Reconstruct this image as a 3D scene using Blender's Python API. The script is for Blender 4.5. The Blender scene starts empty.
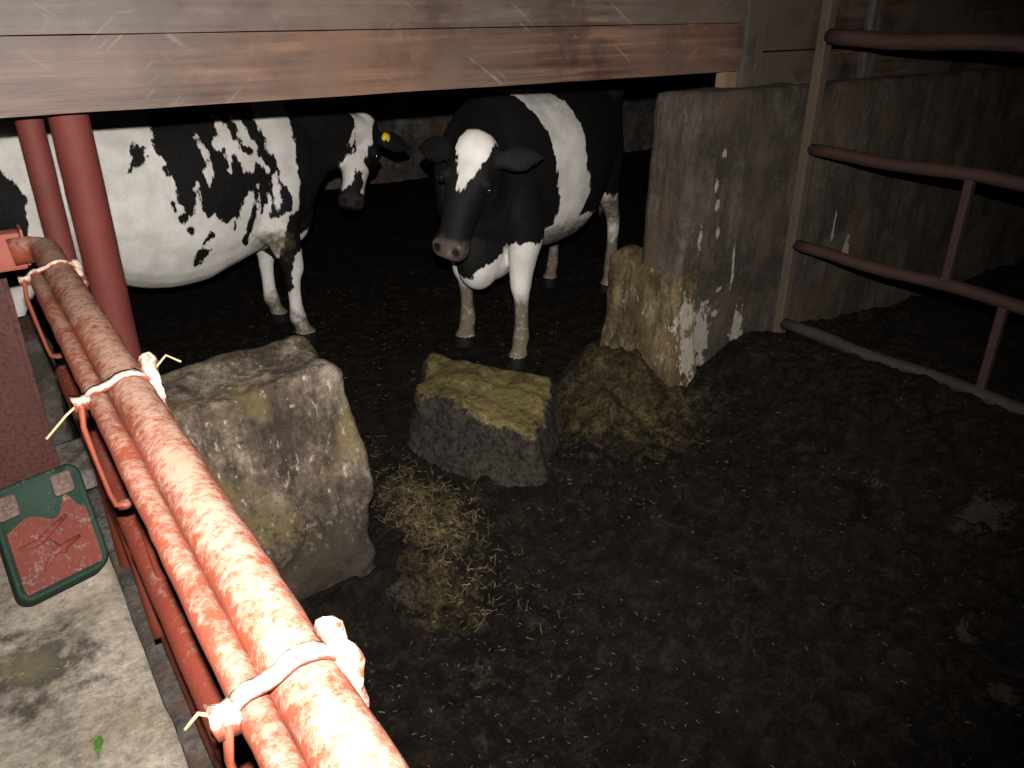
import bpy, bmesh, math, random
import numpy as np
from mathutils import Vector, Matrix, noise

random.seed(7)
RNG = np.random.default_rng(11)
S = bpy.context.scene
COL = S.collection
R = math.radians

# ------------------------------------------------------------------ noise
def _hash(ix, iy, iz, seed):
    n = (ix * 374761393 + iy * 668265263 + iz * 2147483647 + seed * 974634777) & 0xFFFFFFFF
    n = ((n ^ (n >> 13)) * 1274126177) & 0xFFFFFFFF
    n = n ^ (n >> 16)
    return (n & 0xFFFF) / 65535.0 * 2 - 1

def vnoise(p, seed=0):
    p = np.asarray(p, float)
    i = np.floor(p).astype(np.int64)
    f = p - i
    f = f * f * (3 - 2 * f)
    out = 0
    for dx in (0, 1):
        for dy in (0, 1):
            for dz in (0, 1):
                w = (f[:, 0] if dx else 1 - f[:, 0]) * (f[:, 1] if dy else 1 - f[:, 1]) * (f[:, 2] if dz else 1 - f[:, 2])
                out = out + w * _hash(i[:, 0] + dx, i[:, 1] + dy, i[:, 2] + dz, seed)
    return out

def fbm(p, scale, octv=4, seed=0, gain=.5):
    p = np.asarray(p, float) * scale
    s, a = 0, 1.0
    for k in range(octv):
        s = s + a * vnoise(p + 17.3 * k, seed + k)
        p = p * 2.03
        a *= gain
    return s

def sstep(a, b, x):
    t = np.clip((x - a) / (b - a), 0, 1)
    return t * t * (3 - 2 * t)

# ------------------------------------------------------------------ object helpers
def link_mesh(name, me, mat=None, parent=None, smooth=True):
    o = bpy.data.objects.new(name, me)
    COL.objects.link(o)
    if mat:
        me.materials.append(mat)
    if smooth:
        for p in me.polygons:
            p.use_smooth = True
    if parent:
        o.parent = parent
        o.matrix_parent_inverse = Matrix.Identity(4)
        o.matrix_basis = parent.matrix_world.inverted() if False else Matrix.Translation(-parent_loc(parent))
    return o

def parent_loc(p):
    v = Vector((0, 0, 0))
    while p:
        v += p.location
        p = p.parent
    return v

def tag(o, label=None, cat=None, group=None, kind=None):
    if label: o['label'] = label
    if cat: o['category'] = cat
    if group: o['group'] = group
    if kind: o['kind'] = kind
    return o

def thing(name, label, cat, loc, group=None):
    o = bpy.data.objects.new(name, None)
    o.empty_display_size = .1
    COL.objects.link(o)
    o.location = loc
    return tag(o, label, cat, group)

class MB:
    """collects geometry in world coordinates"""
    def __init__(s):
        s.v, s.f = [], []
    def add(s, v, f):
        b = len(s.v)
        s.v += [tuple(map(float, x)) for x in v]
        s.f += [tuple(b + i for i in q) for q in f]
        return s
    def rings(s, rings, cap=True, closed=True):
        n = len(rings[0])
        v = [p for r in rings for p in r]
        f = []
        for k in range(len(rings) - 1):
            for i in range(n):
                j = (i + 1) % n
                f.append((k * n + i, k * n + j, (k + 1) * n + j, (k + 1) * n + i))
        if cap:
            f.append(tuple(reversed(range(n))))
            f.append(tuple((len(rings) - 1) * n + i for i in range(n)))
        return s.add(v, f)
    def tube(s, pts, rad, n=14, flat=None, up=None):
        pts = [Vector(p) for p in pts]
        if not hasattr(rad, '__len__'): rad = [rad] * len(pts)
        rr = []
        ref = Vector(up) if up else None
        for i, p in enumerate(pts):
            t = (pts[min(i + 1, len(pts) - 1)] - pts[max(i - 1, 0)]).normalized()
            if ref is None:
                ref = Vector((0, 0, 1)) if abs(t.z) < .9 else Vector((0, 1, 0))
            a = (ref - t * ref.dot(t)).normalized()
            if not up: ref = a
            b = t.cross(a)
            fa, fb = flat or (1, 1)
            rr.append([p + a * (rad[i] * fa * math.cos(2 * math.pi * k / n)) + b * (rad[i] * fb * math.sin(2 * math.pi * k / n)) for k in range(n)])
        return s.rings(rr)
    def box(s, lo, hi):
        x0, y0, z0 = lo; x1, y1, z1 = hi
        v = [(x0, y0, z0), (x1, y0, z0), (x1, y1, z0), (x0, y1, z0), (x0, y0, z1), (x1, y0, z1), (x1, y1, z1), (x0, y1, z1)]
        return s.add(v, [(3, 2, 1, 0), (4, 5, 6, 7), (0, 1, 5, 4), (1, 2, 6, 5), (2, 3, 7, 6), (3, 0, 4, 7)])
    def bar(s, a, b, w, h, up=(0, 0, 1)):
        a, b = Vector(a), Vector(b)
        t = (b - a).normalized(); u = Vector(up); u = (u - t * u.dot(t)).normalized(); r = t.cross(u)
        rr = [[p + r * w / 2 * i + u * h / 2 * j for i, j in ((-1, -1), (1, -1), (1, 1), (-1, 1))] for p in (a, b)]
        return s.rings(rr)
    def mesh(s, name):
        me = bpy.data.meshes.new(name)
        me.from_pydata(s.v, [], s.f)
        me.update()
        return me
    def build(s, name, mat, parent=None, smooth=True, bevel=0, rough=0, rscale=20, sub=0, seed=3):
        me = s.mesh(name)
        bm = bmesh.new(); bm.from_mesh(me)
        bmesh.ops.recalc_face_normals(bm, faces=bm.faces)
        if bevel:
            bmesh.ops.bevel(bm, geom=[e for e in bm.edges if len(e.link_faces) == 2 and e.calc_face_angle(0) > .5], offset=bevel, segments=2, affect='EDGES', profile=.6)
        for _ in range(sub):
            bmesh.ops.subdivide_edges(bm, edges=[e for e in bm.edges if e.calc_length() > .02], cuts=1, use_grid_fill=True)
        bm.to_mesh(me); bm.free()
        if rough:
            displace(me, rough, rscale, seed)
        return link_mesh(name, me, mat, parent, smooth)

def displace(me, amp, scale, seed=3, octv=4, fn=None):
    n = len(me.vertices)
    co = np.empty(n * 3); me.vertices.foreach_get('co', co); co = co.reshape(-1, 3)
    no = np.array([v.normal[:] for v in me.vertices])
    d = fbm(co, scale, octv, seed) * amp
    if fn is not None: d = d * fn(co)
    co = co + no * d[:, None]
    me.vertices.foreach_set('co', co.ravel()); me.update()

def grid_box(name, lo, hi, step, fn=None, amp=.01, scale=6, seed=1, mat=None, parent=None, rnd=.02, octv=5, sharp=180):
    """subdivided box with rounded edges, reshaped by fn(co) and roughened"""
    lo, hi = np.array(lo, float), np.array(hi, float)
    bm = bmesh.new()
    n = [max(1, int(round((hi[i] - lo[i]) / step))) for i in range(3)]
    idx = {}
    def vert(i, j, k):
        key = (i, j, k)
        if key not in idx:
            idx[key] = bm.verts.new((lo[0] + (hi[0] - lo[0]) * i / n[0], lo[1] + (hi[1] - lo[1]) * j / n[1], lo[2] + (hi[2] - lo[2]) * k / n[2]))
        return idx[key]
    for ax in range(3):
        a, b = (ax + 1) % 3, (ax + 2) % 3
        for side in (0, n[ax]):
            for i in range(n[a]):
                for j in range(n[b]):
                    q = []
                    for di, dj in ((0, 0), (1, 0), (1, 1), (0, 1)):
                        c = [0, 0, 0]; c[ax] = side; c[a] = i + di; c[b] = j + dj
                        q.append(vert(*c))
                    if side == 0: q.reverse()
                    bm.faces.new(q)
    bmesh.ops.recalc_face_normals(bm, faces=bm.faces)
    me = bpy.data.meshes.new(name); bm.to_mesh(me); bm.free()
    co = np.empty(len(me.vertices) * 3); me.vertices.foreach_get('co', co); co = co.reshape(-1, 3)
    if rnd:
        c = np.clip(co, lo + rnd, hi - rnd)
        d = co - c; L = np.linalg.norm(d, axis=1); L[L == 0] = 1
        m = np.linalg.norm(d, axis=1) > rnd
        co[m] = (c + d / L[:, None] * rnd)[m]
    if fn is not None: co = fn(co)
    me.vertices.foreach_set('co', co.ravel()); me.update()
    if amp: displace(me, amp, scale, seed, octv)
    o = link_mesh(name, me, mat, parent)
    me.set_sharp_from_angle(angle=R(sharp))
    return o

# ------------------------------------------------------------------ materials
class NT:
    def __init__(s, name):
        s.m = bpy.data.materials.new(name); s.m.use_nodes = True
        s.t = s.m.node_tree; s.b = s.t.nodes['Principled BSDF']
        s.b.inputs['Specular IOR Level'].default_value = .3
        s.co = s.t.nodes.new('ShaderNodeTexCoord')
        s.pos = s.t.nodes.new('ShaderNodeNewGeometry')
    def n(s, typ, **kw):
        nd = s.t.nodes.new(typ)
        for k, v in kw.items(): setattr(nd, k, v)
        return nd
    def l(s, a, b): s.t.links.new(a, b)
    def vec(s, scale=(1, 1, 1), rot=(0, 0, 0), world=True):
        m = s.n('ShaderNodeMapping')
        m.inputs['Scale'].default_value = scale; m.inputs['Rotation'].default_value = rot
        s.l(s.co.outputs['Object'], m.inputs[0])
        return m.outputs[0]
    def noise(s, scale, detail=6, rough=.6, vec=None, dist=0):
        nd = s.n('ShaderNodeTexNoise')
        nd.inputs['Scale'].default_value = scale; nd.inputs['Detail'].default_value = detail
        nd.inputs['Roughness'].default_value = rough; nd.inputs['Distortion'].default_value = dist
        s.l(vec if vec is not None else s.co.outputs['Object'], nd.inputs['Vector'])
        return nd.outputs['Fac']
    def ramp(s, fac, stops):
        r = s.n('ShaderNodeValToRGB')
        e = r.color_ramp.elements
        while len(e) < len(stops): e.new(.5)
        for k, (p, c) in enumerate(stops):
            e[k].position = p
            e[k].color = (c, c, c, 1) if not hasattr(c, '__len__') else (*c, 1)
        s.l(fac, r.inputs[0])
        return r.outputs[0]
    def mix(s, f, a, b):
        m = s.n('ShaderNodeMix', data_type='RGBA')
        if hasattr(f, 'links'): s.l(f, m.inputs[0])
        else: m.inputs[0].default_value = f
        for v, i in ((a, m.inputs[6]), (b, m.inputs[7])):
            if hasattr(v, 'links'): s.l(v, i)
            else: i.default_value = (*v, 1)
        return m.outputs[2]
    def math(s, op, a, b=0.0, c=None):
        m = s.n('ShaderNodeMath', operation=op)
        for v, i in ((a, 0), (b, 1), (c, 2)):
            if v is None: continue
            if hasattr(v, 'links'): s.l(v, m.inputs[i])
            else: m.inputs[i].default_value = v
        return m.outputs[0]
    def sep(s, out):
        x = s.n('ShaderNodeSeparateXYZ'); s.l(out, x.inputs[0]); return x.outputs
    def bump(s, h, strength=.5, dist=.01):
        b = s.n('ShaderNodeBump'); b.inputs['Strength'].default_value = strength; b.inputs['Distance'].default_value = dist
        s.l(h, b.inputs['Height']); s.l(b.outputs[0], s.b.inputs['Normal'])
    def done(s, col, rough=.8, spec=None):
        if hasattr(col, 'links'): s.l(col, s.b.inputs['Base Color'])
        else: s.b.inputs['Base Color'].default_value = (*col, 1)
        if hasattr(rough, 'links'): s.l(rough, s.b.inputs['Roughness'])
        else: s.b.inputs['Roughness'].default_value = rough
        if spec is not None: s.b.inputs['Specular IOR Level'].default_value = spec
        return s.m

def mat_muck():
    t = NT('wet_muck')
    at = t.n('ShaderNodeAttribute', attribute_name='straw')
    big = t.noise(2.2, 5, .6); med = t.noise(15, 9, .72, None, .6); fine = t.noise(75, 7, .75)
    clod = t.math('ADD', t.math('MULTIPLY', med, .6), t.math('MULTIPLY', fine, .4))
    c = t.ramp(clod, [(.38, (.0015, .0011, .0008)), (.49, (.0072, .0051, .0037)), (.60, (.027, .0195, .014))])
    c = t.mix(t.ramp(big, [(.45, 0), (.7, .6)]), c, t.mix(t.ramp(clod, [(.38, 0), (.62, 1)]), (.002, .0012, .0007), (.026, .0155, .0095)))
    # chewed straw and dung trodden in
    sf = t.math('ADD', at.outputs['Fac'], t.math('MULTIPLY', t.math('SUBTRACT', clod, .5), 1.6))
    sc = t.ramp(clod, [(.38, (.008, .0055, .0025)), (.49, (.042, .030, .0135)), (.60, (.125, .095, .043))])
    c = t.mix(t.ramp(sf, [(.3, 0), (.8, .9)]), c, sc)
    f = t.noise(150, 3, .6, t.vec((1, 3, 1), (0, 0, .6)))
    c = t.mix(t.math('MULTIPLY', t.ramp(f, [(.68, 0), (.73, 1)]), t.ramp(t.noise(5, 4, .6), [(.5, 0), (.68, .6)])), c, (.10, .075, .037))
    # dry grey crusts
    cr = t.n('ShaderNodeAttribute', attribute_name='crust')
    k = t.ramp(t.math('ADD', cr.outputs['Fac'], t.math('MULTIPLY', t.math('SUBTRACT', clod, .5), 2.6)), [(.45, 0), (.7, .9)])
    c = t.mix(k, c, t.mix(fine, (.02, .016, .013), (.085, .068, .055)))
    t.bump(t.math('ADD', t.math('MULTIPLY', med, 1.0), t.math('MULTIPLY', fine, .5)), 1.0, .05)
    return t.done(c, t.ramp(big, [(.3, .6), (.7, .9)]), .10)

def mat_concrete(name, dark, mid, pale, scale=4, stain=0., straw=0., crust=(.6, .66), vert=True, rust=(.10, .055, .03), blobs=(), splash=(.30, .27, .22), mud=None):
    t = NT(name)
    a = t.noise(scale, 8, .62); b = t.noise(scale * 9, 6, .7)
    st = t.noise(scale * 1.7, 6, .65, t.vec((2.2, 2.2, .35) if vert else (1, 1, 1)))
    c = t.ramp(t.math('ADD', t.math('MULTIPLY', a, .62), t.math('MULTIPLY', b, .38)), [(.38, dark), (.5, mid), (.60, pale)])
    c = t.mix(t.ramp(st, [(.40, .8), (.56, 0)]), c, dark)
    c = t.mix(t.ramp(t.noise(scale * 1.1, 5, .6, t.vec((1, 1, .6), (.3, .2, 0))), [(.50, 0), (.62, .75)]), c, rust)
    if stain:
        w = t.noise(scale * 4.5, 7, .72, t.vec((1.6, 1.6, .55)))
        c = t.mix(t.math('MULTIPLY', t.ramp(w, [(crust[0], 0), (crust[1], 1)]), t.ramp(b, [(.35, .3), (.6, 1)])), c, (stain, stain * .93, stain * .82))
    if mud is not None:
        z0 = t.sep(t.co.outputs['Object'])[2]
        mf = t.math('ADD', t.math('MULTIPLY', t.math('SUBTRACT', mud, z0), 3.5), t.math('MULTIPLY', t.math('SUBTRACT', t.math('ADD', t.math('MULTIPLY', a, .4), t.math('MULTIPLY', b, .6)), .5), 5.0))
        c = t.mix(t.ramp(mf, [(.2, 0), (.7, .92)]), c, t.mix(b, (.006, .0045, .0035), (.028, .021, .015)))
    if blobs:
        # splashes of whitewash and dried slurry at fixed places on the wall
        tot = None
        for (cx, cz, rx, rz) in blobs:
            x, y, z = t.sep(t.co.outputs['Object'])
            u = t.math('MULTIPLY', t.math('SUBTRACT', x, cx), 1 / rx); v = t.math('MULTIPLY', t.math('SUBTRACT', z, cz), 1 / rz)
            dd = t.math('SUBTRACT', 1.0, t.math('SQRT', t.math('ADD', t.math('MULTIPLY', u, u), t.math('MULTIPLY', v, v))))
            tot = dd if tot is None else t.math('MAXIMUM', tot, dd)
        e = t.noise(30, 6, .7, t.vec((1, 1, .55)))
        tot = t.math('ADD', tot, t.math('MULTIPLY', t.math('SUBTRACT', e, .5), 2.6))
        c = t.mix(t.ramp(tot, [(.3, 0), (.45, .95)]), c, t.mix(b, tuple(q * .5 for q in splash), splash))
    t.bump(t.math('ADD', a, t.math('MULTIPLY', b, .5)), .8, .02)
    return t.done(c, .88, .2)

def mat_board(name, base, pale, dark, scratch=.5, axis=0, grey=0.):
    t = NT(name)
    s = [26, 26, 26]; s[axis] = 1.1
    g = t.noise(1, 6, .6, t.vec(s), .4)
    big = t.noise(1.3, 5, .65); med = t.noise(5, 6, .65)
    c = t.ramp(g, [(.36, dark), (.5, base), (.64, pale)])
    c = t.mix(t.ramp(med, [(.46, 0), (.60, .7)]), c, dark)
    c = t.mix(t.ramp(big, [(.45, 0), (.62, .7)]), c, tuple(x * .8 for x in pale))
    if grey:
        c = t.mix(t.ramp(t.noise(2.1, 6, .7), [(.44, 0), (.56, grey)]), c, (.064, .049, .041))
    # dried splashes and rubbed straight scratches
    for ang, thr, sd in ((.7, .66, 0), (-.62, .67, 3), (.16, .69, 6)):
        m1 = t.n('ShaderNodeMapping'); m1.inputs['Rotation'].default_value = (0, ang, 0); m1.inputs['Location'].default_value = (sd, sd, 0)
        t.l(t.co.outputs['Object'], m1.inputs[0])
        m2 = t.n('ShaderNodeMapping'); m2.inputs['Scale'].default_value = (3.2, 3.2, 60)
        t.l(m1.outputs[0], m2.inputs[0])
        sc_ = t.noise(1, 3, .5, m2.outputs[0])
        m = t.math('MULTIPLY', t.ramp(sc_, [(thr - .02, 0), (thr + .06, .8)]), t.ramp(t.noise(3.0 + sd * .3, 4, .6), [(.5, 0), (.6, scratch)]))
        c = t.mix(m, c, (.20, .17, .155))
    blot = t.math('MULTIPLY', t.ramp(t.noise(9, 7, .75, t.vec((1, 1, .7))), [(.62, 0), (.74, .6)]), scratch)
    c = t.mix(blot, c, (.17, .145, .13))
    t.bump(g, .35, .01)
    return t.done(c, .55, .3)

def mat_paint(name, paint, dust, rust, amount=.5, up=.7, bias=0.0, chip=.62):
    """red oxide paint under feed dust that has settled on upward faces"""
    t = NT(name)
    n1 = t.noise(11, 7, .68); n2 = t.noise(70, 5, .72)
    nz = t.sep(t.pos.outputs['Normal'])[2]
    pc = t.mix(t.ramp(t.noise(5, 5, .6), [(.4, 0), (.7, .7)]), paint, tuple(x * .62 for x in paint))
    pc = t.mix(t.ramp(n2, [(chip, 0), (chip + .1, .8)]), pc, rust)
    f = t.math('ADD', t.math('MULTIPLY', nz, up), t.math('MULTIPLY', t.math('SUBTRACT', t.math('ADD', t.math('MULTIPLY', n1, .40), t.math('MULTIPLY', n2, .60)), .5), 3.2))
    f = t.math('ADD', f, bias)
    d = t.math('MULTIPLY', t.ramp(f, [(.25, 0), (.75, 1)]), amount)
    c = t.mix(d, pc, dust)
    t.bump(t.math('ADD', n2, t.math('MULTIPLY', d, .8)), .35, .004)
    return t.done(c, .7, .25)

def mat_plain(name, col, rough=.7, var=.35, scale=12, spec=.3, bump=.2):
    t = NT(name)
    n = t.noise(scale, 6, .65)
    c = t.mix(t.ramp(n, [(.3, 0), (.7, 1)]), tuple(x * (1 - var) for x in col), tuple(min(1, x * (1 + var)) for x in col))
    if bump: t.bump(n, bump, .005)
    return t.done(c, rough, spec)

def mat_hide(name):
    """cow hide: tint.R white hair, tint.G bare skin, tint.B dried dirt"""
    t = NT(name)
    at = t.n('ShaderNodeAttribute', attribute_name='tint')
    rgb = t.n('ShaderNodeSeparateColor'); t.l(at.outputs['Color'], rgb.inputs[0])
    jag = t.noise(38, 4, .6, t.vec((1, 1, .45))); jag2 = t.noise(9, 3, .5)
    w = t.math('ADD', rgb.outputs[0], t.math('ADD', t.math('MULTIPLY', t.math('SUBTRACT', jag, .5), .8), t.math('MULTIPLY', t.math('SUBTRACT', jag2, .5), .3)))
    w = t.ramp(w, [(.46, 0), (.54, 1)])
    hair = t.noise(210, 3, .6, t.vec((1, 1, .18)))
    soft = t.noise(7, 5, .6)
    wh = t.mix(t.ramp(soft, [(.40, 0), (.60, .6)]), (.55, .52, .49), (.36, .325, .29))
    wh = t.mix(t.ramp(hair, [(.3, .22), (.6, 0)]), wh, (.30, .27, .24))
    bk = t.mix(t.ramp(hair, [(.4, 0), (.75, 1)]), (.0026, .0024, .0025), (.0105, .0095, .009))
    c = t.mix(w, bk, wh)
    dn = t.noise(26, 6, .7)
    d = t.ramp(t.math('ADD', rgb.outputs[2], t.math('MULTIPLY', t.math('SUBTRACT', dn, .5), 1.1)), [(.35, 0), (.72, .92)])
    c = t.mix(d, c, t.mix(dn, (.022, .016, .009), (.13, .092, .042)))
    c = t.mix(rgb.outputs[1], c, t.mix(t.noise(60, 4, .6), (.035, .025, .023), (.085, .062, .055)))
    t.bump(t.math('ADD', t.math('MULTIPLY', hair, .7), t.math('MULTIPLY', soft, .5)), .25, .006)
    r = t.math('SUBTRACT', .72, t.math('MULTIPLY', rgb.outputs[1], .38))
    return t.done(c, r, .13)

M = {}
M['muck'] = mat_muck()
M['wall'] = mat_concrete('dirty_render', (.021, .0165, .0125), (.046, .036, .028), (.078, .062, .049), 3.5, .22, crust=(.69, .75), rust=(.06, .037, .024),
    blobs=[(3.06, .22, .07, .24), (3.02, .02, .12, .15), (2.80, .30, .09, .22), (2.76, .05, .10, .2), (2.82, .93, .022, .05), (2.80, 1.02, .018, .04), (2.72, .78, .022, .10), (2.84, .80, .02, .04), (2.98, .62, .012, .15), (2.88, .40, .03, .03), (2.89, .52, .03, .02), (2.83, 1.16, .02, .03), (3.75, .7, .02, .12), (3.9, .55, .05, .1)], mud=-.02)
M['pier'] = mat_concrete('splashed_plinth', (.026, .0175, .009), (.095, .070, .036), (.19, .148, .082), 5, .34, crust=(.60, .70), rust=(.07, .045, .018),
    blobs=[(2.66, .42, .08, .16), (2.68, .22, .09, .2), (2.70, .02, .10, .18), (2.76, .3, .05, .25)], splash=(.36, .32, .25), mud=-.05)
M['stub'] = mat_concrete('worn_stone', (.022, .0155, .011), (.082, .061, .043), (.185, .15, .112), 5, .36, crust=(.58, .70), rust=(.105, .078, .032), mud=.27)
M['back'] = mat_concrete('back_wall', (.03, .028, .026), (.10, .09, .08), (.17, .155, .14), 2.5, .1, vert=False)
M['dark'] = mat_plain('dark_boarding', (.012, .011, .01), .8, .4, 4)

def mat_passage():
    t = NT('dusty_passage')
    a = t.noise(3, 8, .65); b = t.noise(30, 7, .72); fl = t.noise(60, 3, .6, t.vec((1, 2.6, 1), (0, 0, .5)))
    c = t.ramp(t.math('ADD', t.math('MULTIPLY', a, .6), t.math('MULTIPLY', b, .4)), [(.40, (.17, .142, .113)), (.5, (.34, .29, .235)), (.60, (.50, .43, .35))])
    c = t.mix(t.ramp(fl, [(.62, 0), (.7, .7)]), c, (.52, .44, .33))
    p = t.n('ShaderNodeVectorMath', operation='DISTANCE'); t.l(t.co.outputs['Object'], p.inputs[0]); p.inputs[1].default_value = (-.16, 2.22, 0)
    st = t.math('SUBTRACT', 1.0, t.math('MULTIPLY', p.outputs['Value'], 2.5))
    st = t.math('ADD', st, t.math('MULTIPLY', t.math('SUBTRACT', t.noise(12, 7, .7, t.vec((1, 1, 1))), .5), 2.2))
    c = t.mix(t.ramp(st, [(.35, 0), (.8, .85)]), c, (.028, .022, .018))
    c = t.mix(t.ramp(t.noise(4.2, 4, .5, t.vec((1, 1, 1), (0, 0, 1))), [(.55, 0), (.75, .5)]), c, (.20, .17, .09))
    t.bump(t.math('ADD', a, b), .5, .012)
    return t.done(c, .9, .15)
M['passage'] = mat_passage()
M['kerb'] = mat_concrete('kerb_concrete', (.04, .036, .033), (.10, .092, .084), (.17, .155, .14), 5, .0)
M['kerb_old'] = mat_concrete('old_kerb', (.02, .016, .013), (.06, .05, .042), (.10, .085, .07), 4, .0, vert=False)
M['slab'] = mat_concrete('pale_slab', (.07, .062, .054), (.16, .145, .128), (.24, .22, .19), 5, .0)
M['board_low'] = mat_board('varnished_board', (.060, .030, .020), (.125, .070, .046), (.022, .012, .009), .5, 0, .42)
M['board_up'] = mat_board('greyed_board', (.058, .038, .029), (.105, .074, .058), (.028, .018, .014), .4, 0, .6)
M['board_dark'] = mat_board('grimy_board', (.035, .021, .014), (.075, .04, .022), (.012, .009, .007), .35, 0, .6)
M['post_wood'] = mat_board('grimy_post', (.035, .029, .025), (.06, .05, .042), (.014, .012, .01), .4, 2, .7)
M['block_wood'] = mat_board('pale_offcut', (.10, .07, .045), (.16, .115, .075), (.06, .042, .028), .2, 2)
M['rail'] = mat_paint('dusty_red_paint', (.135, .028, .012), (.205, .135, .098), (.05, .014, .008), .85, .75, -.06)
M['rail_side'] = mat_paint('red_paint', (.125, .026, .012), (.195, .125, .09), (.045, .014, .008), .8, .6, -.10)
M['rail_low'] = mat_paint('red_paint_low', (.115, .020, .010), (.20, .15, .115), (.035, .014, .010), .6, .5, -.3)
M['clasp'] = mat_paint('caked_latch', (.13, .03, .016), (.34, .28, .22), (.07, .03, .02), .95, .55, .25)
M['post_red'] = mat_paint('red_post_paint', (.088, .017, .013), (.17, .12, .10), (.035, .012, .010), .5, .3, -.22)
M['side_rail'] = mat_paint('worn_pink_paint', (.20, .055, .036), (.26, .17, .13), (.08, .035, .025), .7, .4, -.1)
M['rust_post'] = mat_paint('rusted_steel', (.075, .028, .021), (.17, .12, .09), (.03, .013, .011), .6, .0, -.12, .5)
M['gate_red'] = mat_paint('old_gate_paint', (.036, .0165, .0125), (.06, .045, .036), (.020, .012, .010), .6, .45, -.35, .52)
M['gate_low'] = mat_paint('muddy_rail', (.030, .021, .016), (.06, .048, .036), (.016, .012, .010), .8, .3, -.1, .5)
M['gate_stile'] = mat_paint('galvanised_rust', (.055, .042, .030), (.13, .105, .075), (.075, .045, .022), .8, .1, -.05, .5)
M['green'] = mat_paint('chipped_green_paint', (.014, .036, .024), (.24, .23, .205), (.03, .03, .025), .8, .25, -.16, .66)
M['plate_red'] = mat_paint('worn_red_face', (.155, .034, .024), (.27, .235, .20), (.07, .03, .02), .9, .25, -.02, .7)
M['bolt'] = mat_plain('crusted_bolt', (.13, .085, .07), .8, .5, 60)
M['straw'] = mat_plain('straw', (.24, .175, .085), .7, .45, 15)
M['straw_dull'] = mat_plain('trodden_straw', (.13, .095, .045), .75, .75, 9)
M['leaf'] = mat_plain('green_leaf', (.06, .16, .025), .5, .25, 40)
M['hide'] = mat_hide('holstein_hide')
M['eye'] = mat_plain('dark_eye', (.006, .005, .005), .08, .1, 10, .5, 0)
M['tag'] = mat_plain('yellow_tag', (.62, .42, .02), .5, .1, 10)

def mat_rock():
    t = NT('dunged_rock')
    nz = t.sep(t.pos.outputs['Normal'])[2]
    a = t.noise(6, 7, .65); b = t.noise(40, 7, .7)
    side = t.ramp(b, [(.38, (.006, .005, .004)), (.5, (.022, .0175, .014)), (.62, (.036, .029, .023))])
    top = t.ramp(t.math('ADD', t.math('MULTIPLY', a, .5), t.math('MULTIPLY', b, .5)), [(.34, (.03, .022, .009)), (.5, (.10, .076, .028)), (.68, (.17, .135, .055))])
    f = t.ramp(t.math('ADD', nz, t.math('MULTIPLY', t.math('SUBTRACT', t.math('ADD', t.math('MULTIPLY', a, .5), t.math('MULTIPLY', b, .5)), .5), 2.0)), [(.58, 0), (.9, 1)])
    c = t.mix(f, side, top)
    c = t.mix(t.ramp(t.noise(80, 3, .6, t.vec((1, 2.5, 1))), [(.66, 0), (.72, .5)]), c, (.22, .17, .09))
    t.bump(t.math('ADD', a, b), .8, .02)
    return t.done(c, .85, .15)
M['rock'] = mat_rock()

def mat_mound():
    t = NT('trodden_dung')
    a = t.noise(7, 7, .65); b = t.noise(45, 7, .7)
    c = t.ramp(t.math('ADD', t.math('MULTIPLY', a, .5), t.math('MULTIPLY', b, .5)), [(.36, (.010, .007, .0035)), (.5, (.03, .0215, .010)), (.68, (.075, .055, .025))])
    c = t.mix(t.ramp(t.noise(80, 3, .6, t.vec((1, 2.5, 1))), [(.66, 0), (.72, .6)]), c, (.17, .13, .06))
    t.bump(t.math('ADD', a, b), .9, .025)
    return t.done(c, .85, .12)
M['mound'] = mat_mound()

# ------------------------------------------------------------------ setting
def hgt(x, y):
    p = np.stack([x, y, np.zeros_like(x)], 1)
    front = 1 - sstep(2.35, 2.75, y)
    base = front * (-.14 + .14 * sstep(.9, 2.2, x) + .19 * sstep(2.4, 3.25, x) - .08 * sstep(3.5, 4.4, x))
    base = base + .22 * np.exp(-((x - 2.44) / .22) ** 2 - ((y - 2.66) / .26) ** 2) * (1 + .5 * fbm(p, 7, 3, 33))
    base = base + .13 * np.exp(-((x - 2.26) / .27) ** 2 - ((y - 2.42) / .24) ** 2) * (1 + .5 * fbm(p, 7, 3, 34))
    base = base + .05 * np.exp(-((x - 3.0) / .35) ** 2 - ((y - 2.3) / .14) ** 2)
    base = base + .07 * np.exp(-((x - .9) / .3) ** 2 - ((y - 2.1) / .20) ** 2)
    base = base + .09 * np.exp(-((x - 1.2) / .2) ** 2 - ((y - 2.35) / .25) ** 2)
    base = base + .07 * np.exp(-((x - 3.1) / .5) ** 2 - ((y - 1.7) / .5) ** 2)
    base = base + .06 * np.exp(-((x - 1.75) / .3) ** 2 - ((y - 2.2) / .2) ** 2)
    calm = .45 + .55 * front
    clod = np.clip(fbm(p, 9, 3, 9, .55), -1, 1)
    return base + calm * (.026 * fbm(p, 2.6, 2, 5) + .034 * np.abs(clod) ** .8 + .015 * np.abs(fbm(p, 24, 3, 21))) - .016
def straw_field(x, y):
    f = 0 * x
    for cx, cy, rx, ry, a in ((2.32, 2.42, .42, .40, 1.05), (2.55, 2.75, .2, .3, .8), (1.22, 2.3, .14, .26, 1.15), (1.04, 1.95, .15, .22, .75), (1.05, 1.05, .22, .12, .42), (1.3, 1.6, .3, .2, .2), (2.9, 1.75, .25, .2, .2), (.9, 1.5, .2, .3, .25)):
        f = np.maximum(f, a * np.exp(-((x - cx) / rx) ** 2 - ((y - cy) / ry) ** 2))
    return f

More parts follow.
